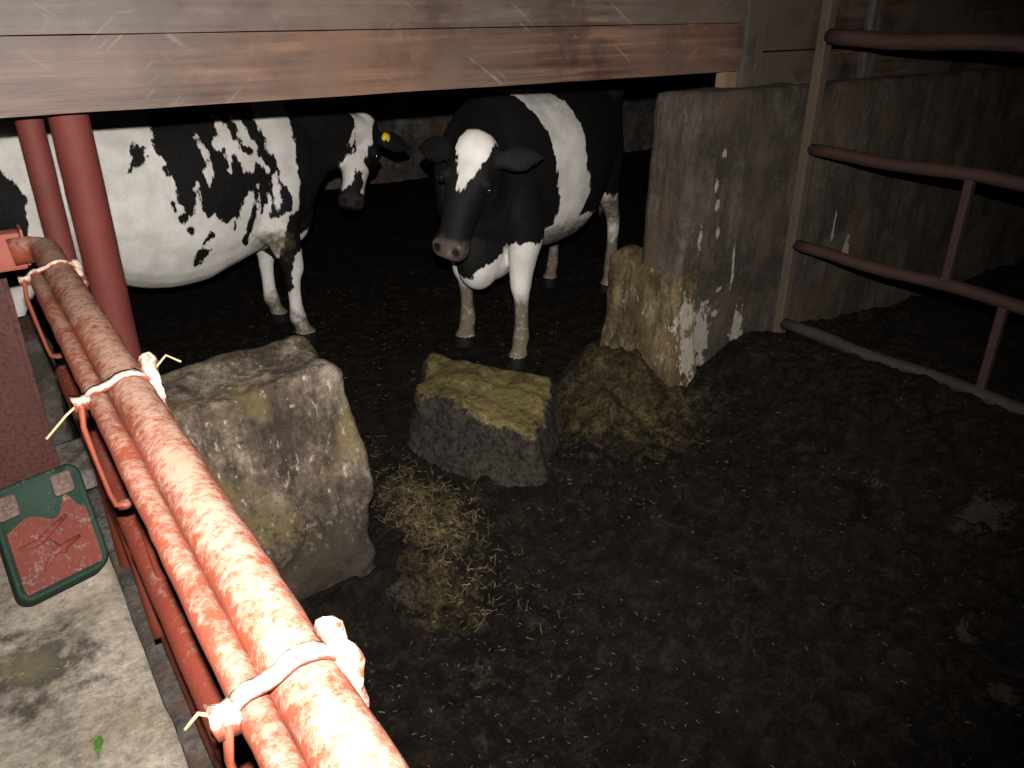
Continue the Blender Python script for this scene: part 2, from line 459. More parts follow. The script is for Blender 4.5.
def crust_field(x, y):
    f = 0 * x
    for cx, cy, rx, ry, a in CRUST:
        f = np.maximum(f, a * np.exp(-((x - cx) / rx) ** 2 - ((y - cy) / ry) ** 2))
    return f
CRUST = [(2.76, .97, .15, .10, .8), (2.22, .73, .08, .06, .75), (2.65, 1.31, .10, .07, .5), (2.08, .54, .08, .06, .75), (1.0, 1.62, .10, .12, .5), (.95, 2.0, .1, .1, .6), (2.6, 2.2, .1, .06, .5)]
def terrain():
    xs = np.concatenate([np.arange(.16, 4.2, .017), np.arange(4.2, 8.01, .1)])
    ys = np.concatenate([np.arange(-1.2, .2, .06), np.arange(.2, 4.6, .017), np.arange(4.6, 8.01, .1)])
    X, Y = np.meshgrid(xs, ys, indexing='ij')
    Z = hgt(X.ravel(), Y.ravel())
    nx, ny = X.shape
    v = np.stack([X.ravel(), Y.ravel(), Z], 1)
    i = (np.arange(nx - 1)[:, None] * ny + np.arange(ny - 1)[None, :]).ravel()
    f = np.stack([i, i + ny, i + ny + 1, i + 1], 1)
    me = bpy.data.meshes.new('floor')
    me.from_pydata(v.tolist(), [], f.tolist()); me.update()
    a = me.attributes.new('straw', 'FLOAT', 'POINT')
    a.data.foreach_set('value', straw_field(X.ravel(), Y.ravel()).astype(np.float32))
    a = me.attributes.new('crust', 'FLOAT', 'POINT')
    a.data.foreach_set('value', crust_field(X.ravel(), Y.ravel()).astype(np.float32))
    return tag(link_mesh('floor', me, M['muck']), kind='structure')
terrain()

# left strip of the cattle pen behind the passage kerb
me = MB().box((-2.2, 3.7, -.2), (.2, 8, -.01)).build('floor_rear', M['muck'], smooth=False); tag(me, kind='structure')
me = grid_box('floor_passage', (-2.2, -1.2, -.2), (.125, 3.75, 0), .06, amp=.004, scale=5, mat=M['passage'], rnd=0); tag(me, kind='structure')
kerb = grid_box('trim_1', (.125, -1.2, -.3), (.24, 3.12, .035), .035, amp=.006, scale=8, mat=M['kerb'], rnd=.012); tag(kerb, kind='structure')

# concrete wall ending in a splashed pier
def wfn(co):
    co = co.copy()
    end = 1 - sstep(2.60, 2.85, co[:, 0])
    co[:, 0] += end * (.03 * (co[:, 2] - .7) + .012 * fbm(co, 2.5, 2, 4))
    co[:, 2] += .012 * fbm(co * np.array([1, 1, 0]), 4, 3, 8) * sstep(1.2, 1.4, co[:, 2])
    return co
w = grid_box('wall_right', (2.61, 2.40, -.35), (8, 2.66, 1.415), .04, wfn, .006, 7, 2, M['wall'], rnd=.018)
tag(w, kind='structure')
w = MB().box((-2.2, 8, -.3), (8, 8.15, 2.8)).build('wall_back', M['back'], smooth=False); tag(w, kind='structure')
w = MB().box((-2.35, -1.2, -.3), (-2.2, 8.15, 2.8)).build('wall_left', M['dark'], smooth=False); tag(w, kind='structure')
w = MB().box((8, -1.35, -.3), (8.15, 8.15, 2.8)).build('wall_far', M['dark'], smooth=False); tag(w, kind='structure')
w = MB().box((-2.35, -1.35, -.3), (8, -1.2, 2.8)).build('wall_front', M['dark'], smooth=False); tag(w, kind='structure')
w = MB().box((-2.35, -1.35, 2.8), (8.15, 8.15, 2.9)).build('ceiling', M['dark'], smooth=False); tag(w, kind='structure')

# thicker foot of the pier
def pfn(co):
    co = co.copy()
    k = sstep(.60, -.1, co[:, 2])
    fr = 1 - sstep(2.40, 2.6, co[:, 1])
    co[:, 1] -= .09 * k * k * fr
    co[:, 0] -= .055 * k * (1 - sstep(2.62, 2.75, co[:, 0]))
    co[:, 2] -= .03 * sstep(2.70, 2.60, co[:, 0]) * sstep(.5, .66, co[:, 2])
    return co
p = grid_box('trim_2', (2.598, 2.392, -.2), (2.76, 2.87, .665), .02, pfn, .010, 7, 13, M['pier'], rnd=.03)
tag(p, kind='structure')

# broken wall stub on the left of the opening
def sfn(co):
    co = co.copy()
    z = co[:, 2]
    k = sstep(.50, -.1, z)
    fr = 1 - sstep(2.36, 2.62, co[:, 1])
    co[:, 1] -= fr * (.16 * k + .03 * sstep(.60, .52, z))
    rt_ = sstep(.75, .98, co[:, 0])
    co[:, 0] += rt_ * (.022 * np.sin((z - .05) * 5.5) - .01)
    top = sstep(.45, .62, z)
    co[:, 2] += (.05 * sstep(.95, .3, co[:, 0]) * -.6 + .02 * sstep(2.45, 2.65, co[:, 1])) * top - .05 * sstep(.88, .98, co[:, 0]) * top
    co[:, 2] += .006 * fbm(co, 5, 3, 61) * top
    low = sstep(.45, .1, z)[:, None]
    co += low * .03 * np.stack([fbm(co, 9, 3, 62), fbm(co, 9, 3, 63), 0 * z], 1)
    return co
p = grid_box('wall_stub', (.245, 2.35, -.35), (.945, 2.66, .645), .018, sfn, .013, 8, 31, M['stub'], rnd=.025)
tag(p, 'broken pale stone wall stub with worn flat top beside the red feed barrier', 'wall stub')

# rock in the middle of the opening
RQ = np.array([(1.37, 2.70, .275), (1.62, 2.17, .225), (2.00, 2.49, .265), (1.65, 3.05, .27)])
def rfn(co):
    u = (co[:, 0] / .6)[:, None]; v = (co[:, 1] / .6)[:, None]; w = (co[:, 2] / .45)[:, None]
    top = RQ[0] * (1 - u) * (1 - v) + RQ[1] * u * (1 - v) + RQ[2] * u * v + RQ[3] * (1 - u) * v
    c = RQ.mean(0)
    out = top.copy()
    g = 1 + .32 * (1 - w[:, 0]) ** 1.3
    out[:, :2] = c[:2] + (top[:, :2] - c[:2]) * g[:, None]
    out[:, 2] = -.25 + (top[:, 2] + .25) * w[:, 0]
    uu = np.clip(u[:, 0], 0, 1) - .5; vv = np.clip(v[:, 0], 0, 1) - .5
    out[:, 2] += w[:, 0] * (.03 * np.exp(-(uu / .3) ** 2 - (vv / .3) ** 2) + .016 * fbm(out, 7, 3, 44))
    out[:, :2] += (.035 * (1 - .6 * w[:, 0]))[:, None] * np.stack([fbm(out, 6, 3, 45), fbm(out, 6, 3, 46)], 1)
    return out
p = grid_box('rock', (0, 0, 0), (.6, .6, .45), .018, rfn, .012, 12, 41, M['rock'], rnd=.05)
tag(p, 'squat block with straw coloured dung crust on top in the middle of the opening', 'rock')

# ------------------------------------------------------------------ boards above the opening
def board(name, lo, hi, mat, label, cat='board', amp=.0009, seed=1):
    o = grid_box(name, lo, hi, .05, None, amp, 6, seed, mat, rnd=.004, sharp=32)
    return tag(o, label, cat)
board('timber_board', (-1.6, 2.5, 1.488), (2.985, 2.555, 1.6812), M['board_low'], 'lower red brown varnished board with pale scratches above the opening', seed=2, amp=.0012)
board('timber_board', (-1.6, 2.5, 1.682), (2.985, 2.555, 1.93), M['board_up'], 'upper greyed brown board running along the top edge of the photo')
board('timber_post', (2.99, 2.49, 1.40), (3.115, 2.60, 2.3), M['post_wood'], 'grey grimy upright post at the right end of the long boards', 'post')
board('wood_block', (2.91, 2.505, 1.40), (2.975, 2.57, 1.487), M['block_wood'], 'small pale wooden block standing on the pier under the long board', 'wood block')
board('timber_board', (3.12, 2.50, 1.405), (5.6, 2.55, 1.56), M['board_dark'], 'grimy brown plank resting on the concrete wall right of the grey post', seed=5)
board('timber_board', (3.12, 2.50, 1.565), (5.6, 2.55, 1.95), M['board_dark'], 'dark upper plank right of the grey post behind the pen gate', seed=6)
board('timber_post', (3.86, 2.45, 1.42), (3.95, 2.497, 2.3), M['post_wood'], 'narrow grey batten nailed upright over the dark planks behind the gate', 'batten')

# ------------------------------------------------------------------ pen gate on the right
GX = 3.35
g = thing('pen_gate', 'rusty tubular pen gate with wide spaced rails standing in the muck', 'gate', (GX, 2.35, .2))
MB().box((GX - .026, 2.325, .16), (GX + .026, 2.375, 2.15)).build('stile', M['gate_stile'], g, smooth=False, bevel=.006, sub=0)
for z, r in ((1.62, .033), (1.135, .028), (.675, .028), (.262, .030)):
    pts = [(GX, 2.33 - k * .1, z + (0.006 * math.sin(k * .9 + z))) for k in range(0, 31)]
    MB().tube(pts, r, 14).build('rail', M['gate_low'] if z < .3 else M['gate_red'], g, rough=.003, rscale=25)
MB().bar((GX, 1.575, 1.135), (GX, 1.575, .675), .034, .034, (0, 1, 0)).build('strut', M['gate_red'], g, bevel=.004, smooth=False)
MB().bar((GX, 1.325, .675), (GX, 1.325, .262), .034, .034, (0, 1, 0)).build('strut', M['gate_red'], g, bevel=.004, smooth=False)

# ------------------------------------------------------------------ red posts behind the barrier end
for x, y, r, lab in ((.318, 2.66, .054, 'thick red painted steel post nearest the black and white patched cow'),
                     (.222, 2.71, .036, 'thinner red painted steel post left of the thick red post')):
    pts = [(x, y, z) for z in np.arange(-.05, 2.0, .05)]
    o = MB().tube(pts, r, 24).build('steel_post', M['post_red'], rough=.0015, rscale=30)
    tag(o, lab, 'post')

# ------------------------------------------------------------------ feed barrier
fb = thing('feed_barrier', 'dusty red tubular feed barrier running along the kerb of the passage', 'feed barrier', (.15, 1.2, .03))
ZB = 1.132
def rail_pts(x, z, y0, y1, st=.03):
    return [(x, y, z) for y in np.arange(y0, y1, st)]
rp = [(.167, y, ZB) for y in np.arange(-.35, 2.48, .03)]
for k in range(1, 8):
    a = k / 7 * math.pi / 2
    rp.append((.167 - .06 * (1 - math.cos(a)), 2.49 + .06 * math.sin(a), ZB))
rp.append((.085, 2.55, ZB - .002))
MB().tube(rp, .037, 28).build('top_rail', M['rail'], fb, rough=.002, rscale=40)
MB().tube([(.1135, y, ZB + .002) for y in np.arange(-.35, 2.28, .03)], .0185, 20).build('lock_rail', M['rail_side'], fb, rough=.0015, rscale=40)
MB().tube([(.142, y, .735) for y in np.arange(-.35, 2.62, .04)], .030, 20).build('lower_rail', M['rail_low'], fb, rough=.001, rscale=30)
MB().tube([(.175, y, .30) for y in np.arange(-.35, 2.62, .04)], .028, 16).build('bottom_rail', M['rail_low'], fb, rough=.001, rscale=30)
MB().tube([(.175, 2.53, z) for z in np.arange(.0, 1.10, .04)], .032, 16).build('end_post', M['rail_low'], fb)
for y0 in (2.22, 1.405, .60):
    # yoke bar leaning between the lock rail and the lower rails
    MB().tube([(.158, y0 + .25 - .70 * s, 1.05 - .75 * s) for s in np.linspace(0, 1, 16)], .026, 18).build('yoke_bar', M['rail_low'], fb, rough=.001, rscale=30)
    MB().tube([(.180, y0 - .30, z) for z in np.linspace(.30, 1.10, 14)], .022, 16).build('stall_bar', M['rail_low'], fb)
    # saddle that straps both rails together, caked in feed
    sd = MB()
    big = .6 if y0 > 2 else (1.0 if y0 > 1 else .85)
    th = np.linspace(R(-35), R(150), 12)
    arc = [(.167 + .040 * math.cos(q), ZB + .040 * math.sin(q)) for q in th[:-1]]
    arc += [(.1135 + .0225 * math.cos(q), ZB + .002 + .0225 * math.sin(q)) for q in np.linspace(R(75), R(200), 7)]
    sd.rings([[(x - dx * .3, y0 + dy, z + (.005 if up else -.003)) for dy, up, dx in ((-.011, 0, 0), (.011, 0, 0), (.011, 1, 0), (-.011, 1, 0))] for x, z in arc])
    so = sd.build('saddle', M['clasp'], fb, rough=.002, rscale=60, sub=2, seed=int(y0 * 10))
    tab = MB().box((.074, y0 - .018, ZB - .002), (.099, y0 + .012, ZB + .018)).build('tab', M['clasp'], so, rough=.005, rscale=60, sub=3, seed=5)
    lump = grid_box('latch_pawl', (.193, y0 - .050 * big, ZB - .01), (.193 + .023, y0 + .045 * big, ZB + .012 + .040 * big), .007,
                    lambda co, y0=y0: np.stack([co[:, 0] + .02 * (co[:, 2] - ZB) * 3, co[:, 1], co[:, 2] - .7 * np.maximum(0, -(co[:, 1] - y0 - .02))], 1),
                    .009, 34, int(y0 * 7) + 3, M['clasp'], so, rnd=.011)
    # hanging release lever
    lv = [(.086, y0 - .01, ZB + .01), (.080, y0 - .015, ZB - .03), (.086, y0 - .02, ZB - .10), (.093, y0 - .022, ZB - .165), (.097, y0 - .022, ZB - .19), (.112, y0 - .02, ZB - .197), (.138, y0 - .02, ZB - .195)]
    MB().tube(lv, .011, 8, (.45, 1), up=(1, 0, .2)).build('release_lever', M['rail_side'], fb, rough=.001, rscale=40)

# cross barrier leaving to the left
cb = thing('cross_rail', 'short worn pink red rail end leaving the frame left of the barrier elbow', 'rail', (-.3, 2.6, 0))
MB().box((-1.3, 2.555, ZB - .055), (.118, 2.615, ZB + .050)).build('rail', M['side_rail'], cb, bevel=.008, sub=2, rough=.0015, rscale=30, smooth=False)
MB().box((.118, 2.548, ZB - .045), (.126, 2.622, ZB + .058)).build('end_plate', M['side_rail'], cb, bevel=.003, smooth=False)
MB().box((-1.3, 2.53, 0), (-1.22, 2.60, ZB + .04)).build('support', M['side_rail'], cb, bevel=.006, smooth=False)

# stray straw stalks caught on the latch
for a, b, c, lab in (((.10, 1.40, ZB + .02), (.06, 1.385, ZB + .0), (.022, 1.36, ZB - .022), 'single pale straw stalk poking out left of the middle latch'),
                     ((.212, 1.42, ZB + .03), (.24, 1.44, ZB + .045), (.262, 1.43, ZB + .03), 'curled pale straw stalk on the right of the middle latch'),
                     ((.080, .60, ZB + .012), (.066, .61, ZB + .016), (.052, .61, ZB + .004), 'thin pale straw hanging off the tab of the nearest latch')):
    tag(MB().tube([a, b, c], .0022, 6).build('straw_stalk', M['straw']), lab, 'straw')

# ------------------------------------------------------------------ left side: rusty post, plate, slabs
rp_ = thing('flat_post', 'wide flat rusted brown steel post rising behind the green and red plate', 'post', (-.05, 2.93, 0))
MB().box((-.20, 2.97, 0), (.062, 2.995, 1.9)).build('web', M['rust_post'], rp_, smooth=False, sub=5, rough=.0015, rscale=30)
MB().box((.050, 2.965, 0), (.068, 3.06, 1.9)).build('flange', M['rust_post'], rp_, smooth=False, bevel=.003)

pl = thing('metal_plate', 'chipped green plate with a worn red face leaning at the rusty post foot', 'plate', (-.01, 2.56, .01))
def plate_frame():
    # bottom edge on the floor, leaning back against the post
    bl = Vector((-.150, 2.41, .085)); br = Vector((.115, 2.485, .085))
    u = (br - bl).normalized()
    v = (Vector((.06, .74, .67))); v = (v - u * v.dot(u) * .35).normalized()
    return bl, u, v, u.cross(v)
bl, U, V_, N_ = plate_frame()
PW, PH = .285, .385
def pp(a, b, c): return bl + U * a + V_ * b + N_ * c
def rr_outline(x0, y0, x1, y1, rad, k=6):
    out = []
    for cx, cy, a0 in ((x1 - rad, y0 + rad, -90), (x1 - rad, y1 - rad, 0), (x0 + rad, y1 - rad, 90), (x0 + rad, y0 + rad, 180)):
        for i in range(k + 1):
            a = R(a0 + 90 * i / k)
            out.append((cx + rad * math.cos(a), cy + rad * math.sin(a)))
    return out
rings = []
for inset, c in ((.004, -.075), (0, -.066), (.004, -.03), (0, -.006), (.006, 0), (.014, 0), (.018, -.006)):
    rings.append([pp(a, b, c) for a, b in rr_outline(inset, inset, PW - inset, PH - inset, .05 - inset)])
MB().rings(rings).build('body', M['green'], pl, rough=.0015, rscale=30)
xs = np.linspace(.022, PW - .022, 40)
top = [.228 + .030 * math.exp(-((x - .09) / .05) ** 2) - .012 * math.exp(-((x - .16) / .03) ** 2) + .055 * math.exp(-((x - .215) / .022) ** 2) - .09 * max(0, (x - .225)) * 10 * .3 for x in xs]
outl = [(x, .022 + (.02 if i in (0, 39) else 0)) for i, x in enumerate(xs)] + [(x, t_) for x, t_ in zip(xs[::-1], top[::-1])]
rg = MB().rings([[pp(a, b, c) for a, b in outl] for c in (-.008, .002)])
rg.build('red_face', M['plate_red'], pl, smooth=False)
# raised worn ridges across the red face
for pts in ([(.04, .17), (.10, .165), (.15, .19), (.20, .215)], [(.09, .07), (.13, .11), (.16, .12), (.22, .13)], [(.13, .16), (.145, .12), (.17, .10)]):
    MB().tube([pp(a, b, .002) for a, b in pts], [.004, .009, .008, .004][:len(pts)], 8, (.6, 1.3), up=N_).build('ridge', M['plate_red'], pl, rough=.003, rscale=60)
for a, b in ((.22, .322), (.045, .315)):
    MB().rings([[pp(a + x, b + y, c) for x, y in rr_outline(-.032 + q, -.038 + q, .032 - q, .038 - q, .012, 3)] for c, q in ((-.006, 0), (.006, 0), (.008, .004))]).build('washer', M['bolt'], pl, rough=.0012, rscale=60)
    MB().tube([pp(a, b, .006), pp(a, b, .016)], .014, 6).build('bolt', M['bolt'], pl, bevel=.002)

o = grid_box('concrete_slab', (.00, 3.13, -.1), (.27, 3.47, .09), .03, None, .010, 5, 71, M['slab'], rnd=.02)
tag(o, 'pale flat concrete slab behind the barrier below the red posts', 'slab')
o = grid_box('low_wall', (-.9, 3.50, -.05), (.16, 3.95, .52), .03, None, .02, 5, 73, M['kerb_old'], rnd=.03)
tag(o, 'low dark grey stone wall between the rusty flat post and the red barrier end', 'low wall')

# green leaf on the passage
lf = bmesh.new()
L_ = [(-.5, 0), (-.3, .16), (-.1, .13), (.05, .22), (.25, .14), (.5, 0), (.25, -.13), (.05, -.2), (-.1, -.12), (-.3, -.15)]
vs = []
for zoff in (0, -.0008):
    row = []
    for a, b in L_:
        ang = R(75)
        x, y = a * .062, b * .06
        row.append(lf.verts.new((-.05 + x * math.cos(ang) - y * math.sin(ang), 1.81 + x * math.sin(ang) + y * math.cos(ang), .010 + zoff + abs(b) * .03)))
    vs.append(row)
lf.faces.new(vs[0]); lf.faces.new(vs[1][::-1])
for i in range(len(L_)):
    j = (i + 1) % len(L_); lf.faces.new((vs[0][i], vs[1][i], vs[1][j], vs[0][j]))
me = bpy.data.meshes.new('leaf'); lf.to_mesh(me); lf.free()
lo_ = link_mesh('leaf', me, M['leaf'], None, False); tag(lo_, 'small fresh green leaf lying on the dusty passage floor', 'leaf')
MB().tube([(-.053, 1.795, .008), (-.058, 1.775, .006), (-.060, 1.76, .007)], .0012, 5).build('leaf_stem', M['leaf'], lo_)

# ------------------------------------------------------------------ straw
def straw(name, pts, mat, label, lmin, lmax, rad=.0016, tilt=.5):
    V, F = [], []
    for (x, y, z) in pts:
        L = random.uniform(lmin, lmax); a = random.uniform(0, 2 * math.pi); e = random.gauss(0, tilt) * .6
        d = Vector((math.cos(a) * math.cos(e), math.sin(a) * math.cos(e), math.sin(e)))
        s1 = Vector((-math.sin(a), math.cos(a), 0)); s2 = d.cross(s1)
        bend = s2 * random.uniform(-.15, .15) * L
        c = Vector((x, y, z + abs(d.z) * L * .4 + .004))
        b = len(V)
        for t_, bb in ((-.5, 0), (0, 1), (.5, 0)):
            p = c + d * L * t_ + bend * bb
            r = rad * random.uniform(.7, 1.3)
            V += [p + s1 * r, p + s2 * r, p - s1 * r, p - s2 * r]
        for k in (0, 4):
            for i in range(4):
                j = (i + 1) % 4
                F.append((b + k + i, b + k + j, b + k + 4 + j, b + k + 4 + i))
        F.append((b + 3, b + 2, b + 1, b)); F.append((b + 8, b + 9, b + 10, b + 11))
    me = bpy.data.meshes.new(name); me.from_pydata([tuple(v) for v in V], [], F); me.update()
    return tag(link_mesh(name, me, mat, None, False), label, 'straw', kind='stuff')
def ground(pts):
    a = np.array(pts); z = hgt(a[:, 0], a[:, 1]); return np.concatenate([a, z[:, None]], 1)
pts = [(random.gauss(1.20, .10), random.gauss(2.24, .24)) for _ in range(900)]
straw('straw_heap', [p for p in ground(pts) if p[0] > 1.05], M['straw_dull'], 'patch of loose yellow straw on the muck beside the broken wall stub', .008, .045, .0006, .9)
pts = [(random.uniform(.4, 3.3), random.uniform(.2, 2.3)) for _ in range(650)]
pts += [(random.gauss(2.1, .3), random.gauss(2.05, .2)) for _ in range(160)]
pts += [(random.gauss(1.0, .25), random.gauss(1.5, .35)) for _ in range(200)]
straw('scattered_straw', ground([p for p in pts if p[0] > .35 and p[1] < (2.3 if p[0] > 1.1 else 1.95)]), M['straw_dull'], 'short straw bits scattered over the dark muck in front of the opening', .004, .018, .0006, .3)
pts = [(random.uniform(1.1, 3.0), random.uniform(2.75, 5.0)) for _ in range(300)]
straw('scattered_straw', ground(pts), M['straw_dull'], 'sparse straw bits on the dark ground around the cows', .005, .025, .0008, .3)
pts = [(random.uniform(-.6, .11), random.uniform(1.0, 3.0), .001) for _ in range(1100)]
straw('chaff', pts, M['straw'], 'pale chaff and stalks strewn over the dusty passage floor', .003, .026, .0009, .12)

# ------------------------------------------------------------------ cows
def sup(a, p):
    c, s = math.cos(a), math.sin(a)
    return math.copysign(abs(c) ** (2 / p), c), math.copysign(abs(s) ** (2 / p), s)

def loft(mb, secs, n=28, power=2.2):
    """secs: (centre, side axis, up axis, half width, half height)"""
    rr = []
    for c, sx, ux, hw, hh in secs:
        c, sx, ux = Vector(c), Vector(sx).normalized(), Vector(ux).normalized()
        ring = []
        for k in range(n):
            x, y = sup(2 * math.pi * k / n, power)
            ring.append(c + sx * hw * x + ux * hh * y)
        rr.append(ring)
    mb.rings(rr)

def spline(keys, m):
    """catmull-rom through rows of numbers"""
    K = np.array(keys, float); n = len(K); out = []
    for i in range(n - 1):
        p0, p1, p2, p3 = K[max(i - 1, 0)], K[i], K[i + 1], K[min(i + 2, n - 1)]
        for j in range(m):
            t = j / m
            out.append(.5 * ((2 * p1) + (-p0 + p2) * t + (2 * p0 - 5 * p1 + 4 * p2 - p3) * t * t + (-p0 + 3 * p1 - 3 * p2 + p3) * t ** 3))
    out.append(K[-1]); return out

def ball(mb, c, r, n=14, axes=None):
    A = axes or (Vector((1, 0, 0)), Vector((0, 1, 0)), Vector((0, 0, 1)))
    if not hasattr(r, '__len__'): r = (r, r, r)
    rr = []
    for i in range(1, n):
        ph = math.pi * i / n
        rr.append([Vector(c) + A[0] * r[0] * math.sin(ph) * math.cos(2 * math.pi * k / n) + A[1] * r[1] * math.sin(ph) * math.sin(2 * math.pi * k / n) + A[2] * r[2] * math.cos(ph) for k in range(n)])
    mb.rings(rr)

def leg(mb, pts):
    """pts: x, y, z, fore-aft radius, lateral radius"""
    secs = []
    for x, y, z, ra, rl in spline(pts, 4):
        secs.append(((x, y, z), (0, 1, 0), (1, 0, 0), rl, ra))
    loft(mb, secs, 20, 2.0)

def make_cow(name, label, root, heading, poll, muzzle, face_n, legs_dx, coat, scale=1.0, ear_droop=0.0, neck_mid=None, belly=0.0, udder=True, skin=1.0, brisket=0.0):
    """poll, muzzle, face normal in cow space (x forward, y left, z up)"""
    poll, muzzle = Vector(poll), Vector(muzzle)
    d = (muzzle - poll).normalized(); HL = (muzzle - poll).length / .58
    n = Vector(face_n); n = (n - d * n.dot(d)).normalized()
    s = d.cross(n)              # the cow's own left/right across the face
    mb = MB()
    # trunk: x, zcentre, half height, half width
    tr = [(-1.03, 1.14, .12, .09), (-.98, 1.13, .22, .17), (-.85, 1.10, .29, .235), (-.68, 1.06, .335, .275), (-.45, .985, .385, .325), (-.2, .95, .41, .36),
          (.05, .955, .40, .345), (.25, .975, .39, .30), (.42, .99, .385, .265), (.58, .985, .345, .235), (.70, .975, .27, .19), (.78, .97, .16, .12)]
    tr = [(x, z - .5 * belly * math.exp(-((x - .02) / .52) ** 2), hh + .5 * belly * math.exp(-((x - .02) / .52) ** 2), hw) for x, z, hh, hw in tr]
    loft(mb, [((x, 0, z), (0, 1, 0), (0, 0, 1), hw, hh) for x, z, hh, hw in spline(tr, 3)], 32, 2.25)
    ball(mb, (.36, 0, 1.30), (.20, .075, .075))            # withers
    for sy in (-1, 1):
        ball(mb, (-.72, sy * .20, 1.28), (.10, .07, .07))  # hooks
        ball(mb, (-.98, sy * .11, 1.20), (.07, .06, .07))  # pins
    if udder: ball(mb, (-.46, 0, .60), (.24, .17, .15))
    for sy in (-1, 1) if udder else ():
        for xx in (-.54, -.38):
            mb.tube([(xx, sy * .08, .50), (xx, sy * .085, .46), (xx, sy * .085, .415)], [.028, .022, .014], 10)
    # brisket
    ball(mb, (.60, 0, .70 - brisket), (.16, .115, .19)); ball(mb, (.48, 0, .63 - brisket * .8), (.24, .12, .12))
    # neck
    base_top = Vector((.50, 0, 1.16)); nb = Vector((.52, 0, 1.02))
    hb = poll + d * .10 * HL - n * .13
    mid = Vector(neck_mid) if neck_mid else nb.lerp(hb, .55) + Vector((.02, 0, .02))
    prev = [nb, nb.lerp(mid, .5) , mid, mid.lerp(hb, .55), hb]
    sizes = [(.21, .33), (.175, .29), (.125, .225), (.105, .175), (.095, .145)]
    secs = []
    for i, c in enumerate(prev):
        t = (prev[min(i + 1, 4)] - prev[max(i - 1, 0)]).normalized()
        up = Vector((0, 0, 1)).lerp(n, .75 * i / 4)
        up = (up - t * up.dot(t)).normalized(); sd = t.cross(up)
        secs.append((c, sd, up, *sizes[i]))
    ss = []
    flat = [list(c) + list(a) + list(b) + [w_, h_] for c, a, b, w_, h_ in secs]
    for r_ in spline(flat, 4): ss.append((r_[0:3], r_[3:6], r_[6:9], r_[9], r_[10]))
    loft(mb, ss, 24, 2.1)
    # dewlap
    mb.tube([mid - Vector((0, 0, .17)), nb.lerp(mid, .4) - Vector((-.04, 0, .27)), Vector((.66, 0, .70))], [.04, .06, .08], 12)
    # head
    hd = [(-.035, .06, .055), (0, .098, .085), (.05, .115, .112), (.11, .120, .130), (.17, .128, .142), (.23, .112, .135), (.30, .092, .115), (.38, .078, .093), (.45, .078, .080), (.50, .088, .080), (.55, .083, .072), (.575, .060, .050)]
    crown = {0: -.03}
    loft(mb, [(poll + d * t * HL - n * (hh + .012 * (t / .58) + (.02 if t < 0 else 0)) * HL, s, n, hw * HL, hh * HL) for t, hw, hh in spline(hd, 2)], 24, 2.4)
    for sg in (-1, 1):
        ball(mb, poll + (d * .190 - n * .050 + s * sg * .100) * HL, .034 * HL)      # brow
        ball(mb, poll + (d * .21 - n * .19 + s * sg * .065) * HL, .075 * HL)        # jaw
        ball(mb, poll + (d * .515 - n * .045 + s * sg * .052) * HL, .038 * HL)      # nostril swell
    ball(mb, poll + (d * .015 - n * .05) * HL, (.06 * HL, .07 * HL, .05 * HL), axes=(d, s, n))
    # ears
    ears = []
    for sg in (-1, 1):
        e0 = poll + (d * .075 - n * .085 + s * sg * .095) * HL
        ed = (s * sg * 1.0 - n * .22 + d * .02 + Vector((0, 0, -(ear_droop[0] if sg > 0 else ear_droop[1])))).normalized()
        wn = (d - ed * d.dot(ed)).normalized()      # broad direction of the ear
        tn = ed.cross(wn)
        secs = []
        for t, w_, th in ((0, .034, .028), (.04, .046, .025), (.09, .068, .020), (.14, .070, .018), (.19, .050, .016), (.225, .025, .013), (.24, .010, .01)):
            secs.append((e0 + ed * t * HL - wn * .0 - n * .03 * (t / .2) ** 2, wn, tn, w_ * HL, th * HL))
        loft(mb, secs, 16, 2.0)
        ears.append((e0, ed, wn, tn))
    # legs
    for sg, dx in ((1, legs_dx[0]), (-1, legs_dx[1])):
        y = sg * .20
        leg(mb, [(.50, sg * .15, 1.02, .15, .09), (.50, sg * .18, .84, .14, .10), (.47 + dx * .3, y, .70, .115, .088), (.50 + dx * .55, y, .56, .085, .07), (.525 + dx * .75, y, .43, .061, .058), (.515 + dx * .85, y, .36, .045, .042), (.515 + dx * .93, y, .24, .036, .033),
                 (.52 + dx, y, .14, .047, .044), (.54 + dx, y, .09, .040, .040), (.555 + dx, y, .055, .055, .054), (.57 + dx, y, -.02, .068, .062)])
    for sg, dx in ((1, legs_dx[2]), (-1, legs_dx[3])):
        y = sg * .20
        leg(mb, [(-.70, sg * .14, 1.10, .24, .11), (-.67, sg * .19, .92, .20, .105), (-.68 + dx * .3, sg * .20, .76, .150, .085), (-.76 + dx * .5, y, .62, .090, .062), (-.85 + dx * .7, y, .50, .062, .046), (-.875 + dx * .8, y, .43, .050, .040), (-.87 + dx * .9, y, .30, .038, .033),
                 (-.855 + dx, y, .14, .046, .043), (-.835 + dx, y, .09, .040, .040), (-.82 + dx, y, .055, .055, .052), (-.805 + dx, y, -.02, .068, .060)])
    # tail
    mb.tube([(-1.0, 0, 1.30), (-1.06, 0, 1.24), (-1.10, .01, 1.05), (-1.09, .02, .80), (-1.08, .03, .58), (-1.08, .03, .42)], [.035, .032, .024, .020, .03, .012], 10)
    me = mb.mesh(name + '_raw')
    o = bpy.data.objects.new(name, me); COL.objects.link(o)
    bm = bmesh.new(); bm.from_mesh(me); bmesh.ops.recalc_face_normals(bm, faces=bm.faces); bm.to_mesh(me); bm.free()
    md = o.modifiers.new('r', 'REMESH'); md.mode = 'VOXEL'; md.voxel_size = .0115
    sm = o.modifiers.new('s', 'SMOOTH'); sm.factor = .5; sm.iterations = 9
    dg = bpy.context.evaluated_depsgraph_get(); dg.update()
    me2 = bpy.data.meshes.new_from_object(o.evaluated_get(dg), depsgraph=dg)
